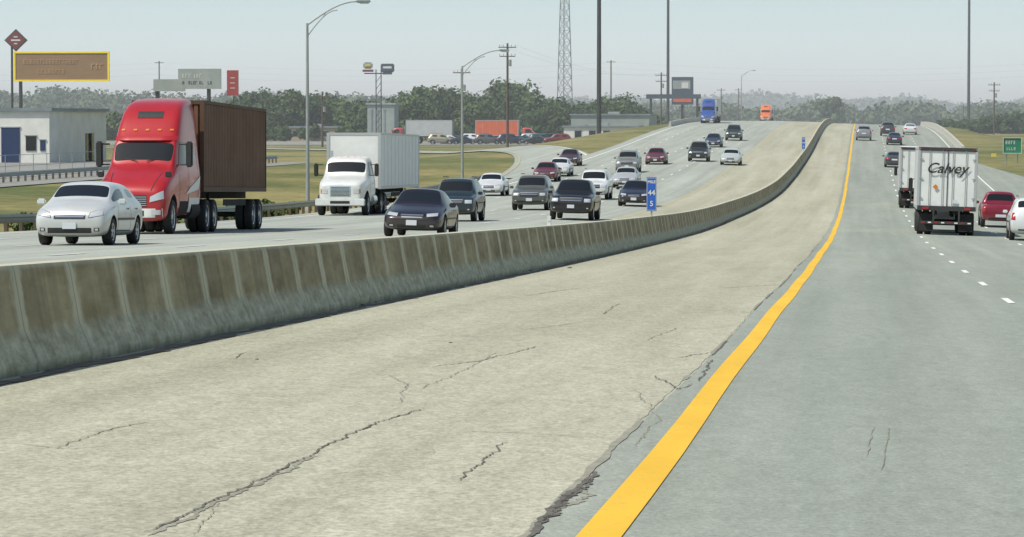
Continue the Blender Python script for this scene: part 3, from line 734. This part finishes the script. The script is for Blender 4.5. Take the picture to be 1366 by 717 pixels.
    axle(t,wf,r,1.18,False,M['rim'])
    return fy,wf
M['bumpw']=mat('bumper_white',(.6,.61,.6),.5,var=.1,scale=3)
def semi(name,style,col,kind,tm,L,x,y,rot=0,top=4.05,bot=1.3,rim=None,text=None,rear_ref=False,sc=(1,1,1)):
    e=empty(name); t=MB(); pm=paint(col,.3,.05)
    fy,wf=tractor(style,t,pm,e)
    back=1.95 if style=='sleeper' else .75
    d1=back+ (1.0 if style=='sleeper' else 1.1)
    for sd in(-1,1):
        t.box((sd*.42,(wf+d1+1.9)/2,.85),(.12,d1+1.9-wf,.26),M['under'])
        t.tube((sd*.95,-.9 if style!='sleeper' else .1,.72),(sd*.95,.2 if style!='sleeper' else 1.5,.72),.3,.3,M['chrome'] if style!='sleeper' else M['under'],14)
    axle(t,d1,.5,1.22,True,rim or M['rim']); axle(t,d1+1.3,.5,1.22,True,rim or M['rim'])
    t.box((0,d1+.6,1.15),(1.1,1.2,.14),M['under'])
    y0=back+.25
    trailer(t,y0,L,top,bot,kind,tm)
    ye=y0+L
    ax=[ye-1.3,ye-2.6] if L>9 else [ye-1.2]
    for a in ax: axle(t,a,.5,1.24,True,rim or M['rim'])
    if L>9:
        for sd in(-1,1): t.box((sd*.8,y0+2.9,.75),(.1,.12,.9),M['under']); t.box((sd*1.15,y0+L*.5,.9),(.03,L*.35,.2),M['under']) 
    t.obj('chassis_and_trailer',e)
    if text:
        cu=bpy.data.curves.new('lettering','FONT'); cu.body=text; cu.size=.62; cu.align_x='CENTER'; cu.align_y='CENTER'; cu.extrude=.002; cu.shear=.35; cu.offset=.008
        cu.materials.append(M['black']); o=bpy.data.objects.new('trailer_lettering',cu); COL.objects.link(o); o.parent=e
        o.rotation_euler=(math.pi/2,0,math.pi); o.location=(.05,ye+.075,bot+(top-bot)*.66); o.scale=(1.05,1,1)
        t2=MB(); q=[(.5,ye+.06,bot+.85),(.62,ye+.06,bot+.97),(.5,ye+.06,bot+1.09),(.38,ye+.06,bot+.97)]; t2.add(q,[(0,1,2,3)],M['amber']); t2.obj('hazard_placard',e)
    if rear_ref: y=y+ye if rot else y
    else: y=y-fy
    place(e,x,y,rot,sc=sc); return e
semi('semi_truck','sleeper',(.38,.016,.020),'container',M['contm'],12.0,P(172,300,99).x,99,top=3.98,bot=1.25,sc=(.92,.93,1.02))
M['trw']=mat('trailer_white',(.66,.67,.65),.5,var=.07,scale=1.5)
p=hitpt(454,288); semi('semi_truck','day',(.64,.65,.63),'van',M['trw'],14.2,p.x,p.y,top=3.84,bot=1.2,sc=(1,1,1))
semi('semi_truck','sleeper',(.03,.08,.32),'van',M['trw'],13.7,P(944,170,505).x,505,top=3.9,sc=(.9,1,.9))
M['org']=mat('orange_trailer',(.75,.16,.02),.5,var=.08,scale=1.5)
semi('semi_truck','sleeper',(.75,.16,.02),'van',M['trw'],13.7,P(1021,170,690).x,690,top=4.0,sc=(.9,1,.85))
semi('semi_truck','day',(.6,.6,.6),'van',M['trw'],8.5,3.60,150.5,PI,top=3.80,bot=1.12,text='Calvey',rear_ref=True)
semi('semi_truck','day',(.6,.6,.6),'van',M['trw'],8.5,3.50,212,PI,top=3.75,bot=1.12,rear_ref=True)
# ---------------------------------------------------------------- off-road vehicles & buildings
pal=[WH,BK,SIL,DB,RD,(.1,.1,.1),(.3,.28,.2),(.02,.08,.1)]
for i in range(16):
    px=588+i*10.3+random.random()*3; Y=575+ (i%3)*9; x=P(px,185,Y).x
    car(random.choice(['sedan','suv','hatch','suv']),random.choice(pal),x,Y,PI*.5*random.choice([1,-1])+random.random()*.3,zf=lambda a,b:-2.55)
def semi_lot(px,Y,rot,style,col,tm,L):
    e=semi('semi_truck',style,col,'van',tm,L,0,0); x=P(px,180,Y).x
    e.matrix_world=Matrix.Translation((x,Y,-2.55))@Matrix.Rotation(rot,4,'Z')
M['org2']=mat('orange_red_trailer',(.6,.12,.04),.5,var=.1,scale=1)
semi_lot(700,600,PI*.5,'day',(.5,.05,.04),M['org2'],7.5)
M['grytr']=mat('grey_trailer',(.4,.42,.42),.5,var=.1,scale=1)
semi_lot(535,590,-PI*.5,'day',(.4,.03,.03),M['grytr'],8)
def building(name,x0,x1,y0,y1,z0,H,wall,roof,doors=(),wins=(),trim=None):
    e=empty(name); b=MB(); b.box(((x0+x1)/2,(y0+y1)/2,z0+H/2),(x1-x0,y1-y0,H),wall); b.obj('walls',e)
    b=MB(); b.box(((x0+x1)/2,(y0+y1)/2,z0+H+.15),(x1-x0+.6,y1-y0+.6,.3),roof)
    b.box(((x0+x1)/2,(y0+y1)/2,z0+H+.5),((x1-x0)*.15,(y1-y0)*.2,.5),M['galv']); b.obj('roof',e)
    b=MB()
    for (a,c,h0,h1,m_) in list(doors)+list(wins):
        b.box(((a+c)/2,y0-.04,z0+(h0+h1)/2),(c-a,.08,h1-h0),m_); b.box(((a+c)/2,y0-.06,z0+h1+.06),(c-a+.2,.14,.1),trim or M['galv'])
    b.obj('openings',e)
    b=MB()
    for (a,c,h0,h1,m_) in doors:
        b.box((x1+.04,(y0+y1)/2+(a-x0)*.3,z0+1.4),(.08,2.5,2.8),M['glass'])
    b.obj('side_openings',e); return e
M['wallw']=mat('white_block_wall',(.62,.62,.58),.8,var=.1,scale=.6); M['roofd']=mat('metal_roof',(.17,.20,.21),.6,var=.2,scale=.5)
M['bludoor']=mat('blue_door',(.012,.03,.09),.5); M['wallg']=mat('grey_green_cladding',(.26,.30,.28),.7,var=.15,scale=.5)
M['wallb']=mat('tan_wall',(.35,.30,.22),.8,var=.1,scale=.5)
xr=P(66,200,325).x
building('commercial_building',xr-22,xr,325,350,-2.6,5.0,M['wallw'],M['roofd'],doors=[(xr-4.7,xr-2.9,0,3.4,M['bludoor']),(xr-8,xr-7,0,2.2,M['glass'])],wins=[(xr-2.3,xr-1.3,1.2,2.6,M['glass']),(xr-.9,xr-.4,1.2,2.2,M['bludoor']),(xr-6.6,xr-5.5,1.2,2.6,M['glass'])])
x0=P(752,180,625).x; x1=P(850,180,625).x
building('warehouse',x0,x1,625,640,-2.6,2.8,M['wallw'],M['roofd'],doors=[(x0+2+k*2.6,x0+3.2+k*2.6,0,2.2,M['glass']) for k in range(4)])
x0=P(770,180,680).x; x1=P(872,180,680).x
building('warehouse',x0,x1,665,690,-2.6,5.0,M['wallg'],M['roofd'],wins=[(x0+1+k*3,x0+2.4+k*3,1.5,3,M['glass']) for k in range(4)])
x0=P(490,170,640).x; x1=P(526,170,640).x
building('storage_silo_building',x0,x1,640,646,-2.6,7.0,M['wallg'],M['wallg'],wins=[(x0+.7+k*1.2,x0+1.0+k*1.2,2,6,M['roofd']) for k in range(3)])
x0=P(360,180,640).x; x1=P(430,180,640).x
building('commercial_building',x0,x1,660,675,-2.6,2.6,M['wallb'],M['roofd'],wins=[(x0+1+k*2,x0+2+k*2,1,2,M['glass']) for k in range(4)])
mb=MB()
for i in range(30):
    y=190+i*4; x=-58; mb.tube((x,y,-2.6),(x,y,-.8),.03,.03,M['galv'],6)
for z in(-.85,-1.6,-2.4): mb.tube((-58,190,z),(-58,306,z),.02,.02,M['galv'],5)
mb.obj('chain_link_fence')
# ---------------------------------------------------------------- signs
def signmat(name,c): return mat(name,c,.5,var=.08,scale=.8)
def board(name,px0,px1,py0,py1,Y,face,poles,frame=None,fw=.3,polem=None,deco=None,th=.3):
    e=empty(name); a=P(px0,py1,Y); b=P(px1,py0,Y); cx=(a.x+b.x)/2; cz=(a.z+b.z)/2; W=b.x-a.x; H=b.z-a.z
    t=MB(); t.box((cx,Y,cz),(W-2*fw*(frame is not None),th,H-2*fw*(frame is not None)),face)
    if frame:
        for s_ in(-1,1): t.box((cx,Y-.05,cz+s_*(H/2-fw/2)),(W,th+.1,fw),frame); t.box((cx+s_*(W/2-fw/2),Y-.05,cz),(fw,th+.1,H-2*fw),frame)
    t.obj('panel',e); t=MB(); big=W>2.6
    for pp in poles:
        x=P(pp,160,Y).x; z=gz(x,Y); t.tube((x,Y+th/2+.25,z-.3),(x,Y+th/2+.25,cz+H*.3),.3 if big else .05,.25 if big else .05,polem or M['dsteel'],12)
    if poles: t.box((cx,Y+th/2+.12,cz),(W*.9,.25 if big else .08,.25 if big else .08),polem or M['dsteel'])
    if poles: t.obj('pole',e)
    if deco: t=MB(); deco(t,cx,cz,W,H,Y-th/2); t.obj('lettering',e)
    return e
M['bbtan']=mat('billboard_face',(.25,.15,.07),.6,var=.12,scale=.3); M['bbyel']=signmat('billboard_frame_yellow',(.85,.66,.02)); M['bbtx']=signmat('billboard_lettering',(.45,.27,.13))
def glyphs(t,x0,x1,z,h,y,m,seed=1):
    r=random.Random(seed); x=x0
    while x<x1-.2*h:
        if r.random()<.16: x+=h*.6; continue
        ww=h*(.4+.25*r.random()); st=h*.16; k=r.randint(0,3)
        t.box((x+st/2,y-.02,z),(st,.03,h),m)
        if k!=0: t.box((x+ww/2+st*.5,y-.02,z+h/2-st/2),(ww-st,.03,st),m)
        if k!=1: t.box((x+ww/2+st*.5,y-.02,z-h/2+st/2),(ww-st,.03,st),m)
        if k>=2: t.box((x+ww/2+st*.5,y-.02,z),(ww-st,.03,st),m)
        x+=ww+h*.28
def dec1(t,cx,cz,W,H,y):
    glyphs(t,cx-W*.40,cx+W*.18,cz+H*.17,.62,y-.04,M['bbtx'],3); glyphs(t,cx-W*.25,cx+W*.05,cz-H*.16,.62,y-.04,M['bbtx'],5); glyphs(t,cx+W*.31,cx+W*.42,cz,.8,y-.04,M['bbtx'],8)
board('billboard',19,146,69,109,500,M['bbtan'],[27],M['bbyel'],.25,deco=dec1)
M['drk']=signmat('sign_maroon',(.16,.03,.03)); M['sgw']=signmat('sign_white',(.6,.6,.58))
e=empty('pylon_sign'); t=MB(); c=P(21,54,505); r_=1.75
for rr,m_,dy in((r_,M['dsteel'],0),(r_*.88,M['drk'],-.03)):
    q=[(c.x-rr,c.y+dy,c.z),(c.x,c.y+dy,c.z-rr*.95),(c.x+rr,c.y+dy,c.z),(c.x,c.y+dy,c.z+rr*.95)]
    t.add(q+[(a,b+.3,d) for a,b,d in q],[(0,1,2,3),(4,7,6,5),(0,4,5,1),(1,5,6,2),(2,6,7,3),(3,7,4,0)],m_)
t.box((c.x,c.y-.06,c.z),(1.4,.04,.25),M['sgw']); t.box((c.x,c.y-.06,c.z+.5),(.6,.04,.18),M['sgw']); t.box((c.x,c.y-.06,c.z-.5),(.5,.04,.18),M['sgw'])
x=P(15,100,505).x; t.tube((x,505.5,gz(x,505)),(x,505.5,c.z+.2),.2,.16,M['dsteel'],10); t.tube((x,505.5,c.z-.6),(c.x,505.3,c.z-.6),.1,.1,M['dsteel'],8); t.obj('diamond_panel_and_pole',e)
M['sgg']=mat('sign_grey_green',(.22,.26,.25),.5,col2=(.34,.36,.34),scale=.4); M['sgr']=signmat('sign_red',(.30,.04,.04)); M['sgb']=signmat('sign_dark_blue',(.05,.07,.10)); M['sgo']=signmat('sign_orange',(.6,.12,.03)); M['sgy']=signmat('sign_yellow_mark',(.6,.45,.08))
board('roadside_sign_board',238,295,92,119,450,M['sgg'],[278],deco=lambda t,cx,cz,W,H,y:(glyphs(t,cx-W*.4,cx+W*.05,cz+.4,.5,y,M['sgw'],11),glyphs(t,cx-W*.4,cx+W*.35,cz-.5,.4,y,M['dsteel'],12)))
board('roadside_sign_board',205,247,106,122,452,M['sgg'],[209])
board('vertical_sign',303,318,94,128,450,M['sgr'],[311],deco=lambda t,cx,cz,W,H,y:[t.box((cx,y-.02,cz+H*k),(W*.4,.03,.10),M['sgw']) for k in(-.2,0,.2)])
x=P(505,100,600).x
e=empty('pylon_sign'); t=MB(); zt=P(505,96,600).z
for dx in(-.45,.45): t.tube((x+dx,600,-2.7),(x+dx,600,zt+.4),.1,.09,M['dsteel'],8)
t.tube((P(486,100,600).x,600,zt-.3),(P(522,100,600).x,600,zt-.3),.1,.1,M['dsteel'],8)
for k in range(10): t.tube((x-.45,600,-2.7+k*1.2),(x+.45,600,-1.5+k*1.2),.05,.05,M['dsteel'],5)
c=P(491,89,600); t.box((c.x,599.9,c.z+.15),(1.7,.3,1.2),M['sgg'],.25); t.box((c.x,599.7,c.z+.2),(1.0,.1,.4),M['sgy'],.03); t.box((c.x,599.9,c.z-.75),(1.9,.3,.4),M['drk'])
c=P(517,91,600); t.box((c.x,599.9,c.z),(2.4,.35,1.5),M['sgb'],.15); t.box((c.x,599.9,c.z-.95),(1.6,.3,.4),M['sgb']); t.box((c.x,599.7,c.z+.1),(1.5,.04,.35),M['sgw'])
t.obj('poles_and_panels',e)
board('billboard',896,925,103,140,720,M['sgb'],[910],deco=lambda t,cx,cz,W,H,y:(t.box((cx-.2,y-.03,cz+H*.22),(W*.8,.04,H*.3),M['sgg']),t.box((cx,y-.03,cz-H*.28),(W*.85,.04,H*.25),M['sgo']),t.box((cx+.5,y-.06,cz+H*.2),(W*.3,.04,H*.2),M['sgw'])))
board('hanging_shop_sign',862,935,126,132,715,M['sgb'],[868,930],deco=None)
board('green_road_sign',1338,1363,184,205,335,M['green'],[1343,1358],M['sgw'],.04,polem=M['galv'],th=.06,deco=lambda t,cx,cz,W,H,y:(glyphs(t,cx-W*.36,cx+W*.30,cz+H*.2,.32,y,M['sgw'],21),glyphs(t,cx-W*.30,cx+W*.22,cz-H*.2,.28,y,M['sgw'],22)))
board('warning_sign',1322,1329,205,218,365,M['sgy'],[1325.5],th=.04,polem=M['galv'])
def marker(y):
    e=empty('blue_mile_marker_sign'); x=xb(y); z=rz(x,y)+.85; t=MB()
    t.box((x,y,z+.72),(.33,.02,1.12),M['blue'],.008)
    for s_ in(-1,1):
        t.box((x+s_*.15,y-.014,z+.72),(.012,.006,1.06),M['sgw'])
        t.box((x,y-.014,z+.72+s_*.53),(.31,.006,.012),M['sgw'])
    t.box((x,y+.04,z+.5),(.05,.05,1.04),M['galv']); t.obj('panel_and_post',e)
    for i,(s_,sz) in enumerate((('MILE',.13),('44',.24),('5',.24))):
        cu=bpy.data.curves.new('t','FONT'); cu.body=s_; cu.size=sz; cu.align_x='CENTER'; cu.align_y='CENTER'; cu.extrude=.002; cu.offset=.004; cu.materials.append(M['sgw'])
        o=bpy.data.objects.new('lettering',cu); COL.objects.link(o); o.parent=e; o.rotation_euler=(PI/2,0,0); o.location=(x,y-.016,z+1.12-i*.36)
marker(113.5); marker(330)
e=empty('reflector_post'); yy=4600*6.9/(1150-733); t=MB(); x=xb(yy); z=rz(x,yy)+.85; t.box((x,yy,z+.1),(.09,.03,.22),M['sgw'],.01); t.box((x,yy-.02,z+.14),(.07,.01,.09),M['plate']); t.obj('reflector',e)
# ---------------------------------------------------------------- lamps / poles / tower
def street_lamp(x,y,H,arm=3.0,m=None):
    m=m or M['galv']; e=empty('street_lamp'); t=MB(); z=gz(x,y) if x<-26 or x>15 else rz(x,y)
    t.box((x,y,z+.15),(.4,.4,.4),M['paraC'],.03); t.tube((x,y,z+.2),(x,y,z+H),.11,.065,m,12); t.obj('pole',e); t=MB()
    a=[(x+arm*s_,y,z+H-.1+1.25*math.sin(s_*PI*.5)) for s_ in np.linspace(0,1,9)]; b=[(x+arm*s_*.6,y,z+H-.7+1.55*math.sin(s_*PI*.5)*.9) for s_ in np.linspace(0,1,7)]
    t.path(a,.04,m,8); t.path(b,.03,m,8); t.tube(b[3],a[3],.02,.02,m,6)
    t.obj('curved_arm',e); t=MB(); q=a[-1]
    t.box((q[0]+.3,y,q[2]),(.8,.32,.16),m,.06); t.box((q[0]+.35,y,q[2]-.1),(.5,.25,.08),M['lamp'],.03); t.obj('luminaire',e)
street_lamp(-29.3,4600*29.3/744,9.95,2.7); street_lamp(-29.3,4600*29.3/534,8.7,2.8)
street_lamp(-27,775,11,2.5)
def mono(px,Y,d,H=34):
    x=P(px,160,Y).x; z=gz(x,Y); e=empty('steel_transmission_pole'); t=MB(); t.tube((x,Y,z-.5),(x,Y,z+H),d*.55,d*.38,M['dsteel'],14); t.obj('shaft',e); t=MB()
    for k in range(3): t.tube((x-2.2,Y,z+H-1-k*3),(x+2.2,Y,z+H-1.3-k*3),.12,.12,M['dsteel'],8); [t.tube((x+s_*2.1,Y,z+H-1.2-k*3),(x+s_*2.1,Y,z+H-2.6-k*3),.08,.08,M['galv'],6) for s_ in(-1,1)]
    t.obj('crossarms',e)
mono(799,480,.62,36); mono(891,780,.68,44); mono(1292,880,.72,48)
def upole(px,py,Y,arms=2):
    x=P(px,160,Y).x; z=gz(x,Y); H=P(px,py,Y).z-z; e=empty('utility_pole'); t=MB(); t.tube((x,Y,z-.3),(x,Y,z+H),.17,.12,M['wood'],8)
    for k in range(arms):
        t.box((x,Y-.15,z+H-.5-k*1.1),(2.2-.3*k,.12,.12),M['wood'])
        for s_ in (-.95,-.5,.5,.95): t.tube((x+s_,Y-.15,z+H-.4-k*1.1),(x+s_,Y-.15,z+H-.2-k*1.1),.05,.04,M['galv'],6)
    t.tube((x+.3,Y,z+H-2.8),(x+.3,Y,z+H-2.0),.2,.2,M['galv'],8); t.obj('pole_and_crossarms',e); return Vector((x,Y,z+H))
U1=upole(677,58,420); U2=upole(882,97,620); U3=upole(1326,110,640); upole(430,125,520,1); upole(616,92,430,1); upole(1285,140,900,1); upole(962,118,900,1); upole(985,118,1000,1)
e=empty('lattice_tower'); t=MB(); Y=900; x=P(753,160,Y).x; z0=gz(x,Y); H=52; n=17
def tw(k): return lerp(2.6,.75,min(1,k/n*1.02))
cor=lambda k:[(x+tw(k)*math.cos(a),Y+tw(k)*math.sin(a),z0+H*k/n) for a in(PI/6,PI*5/6,PI*1.5)]
for k in range(n):
    A_,B_=cor(k),cor(k+1)
    for i in range(3):
        t.tube(A_[i],B_[i],.13,.13,M['tower'],5); t.tube(A_[i],B_[(i+1)%3],.07,.07,M['tower'],4); t.tube(B_[i],A_[(i+1)%3],.07,.07,M['tower'],4); t.tube(B_[i],B_[(i+1)%3],.07,.07,M['tower'],4)
t.obj('lattice',e)
M['wire']=mat('wire',(.4,.42,.43),.6)
e=empty('overhead_wires'); t=MB()
for k in range(3):
    for (xa,xb_) in((-320,-170),(-170,-60),(-60,50),(50,170)):
        zA=[12.5,14.0,15.5][k]; pts=[(lerp(xa,xb_,s_),820+6*k,zA-4*2.0*s_*(1-s_)) for s_ in np.linspace(0,1,9)]; t.path(pts,.014,M['wire'],4)
for dx in(-.95,.95): 
    a=U1+Vector((dx,-.15,-.2)); b=U2+Vector((dx,-.15,-.2)); t.path([a.lerp(b,s_)-Vector((0,0,3*s_*(1-s_)*2)) for s_ in np.linspace(0,1,9)],.009,M['wire'],4)
t.obj('wires',e)
for xx in(-170,-60,50): 
    e=empty('utility_pole'); t=MB(); t.tube((xx,826,gz(xx,826)),(xx,826,15.8),.2,.15,M['wood'],8); t.box((xx,826,15.4),(2.2,.15,.15),M['wood']); t.obj('pole',e)
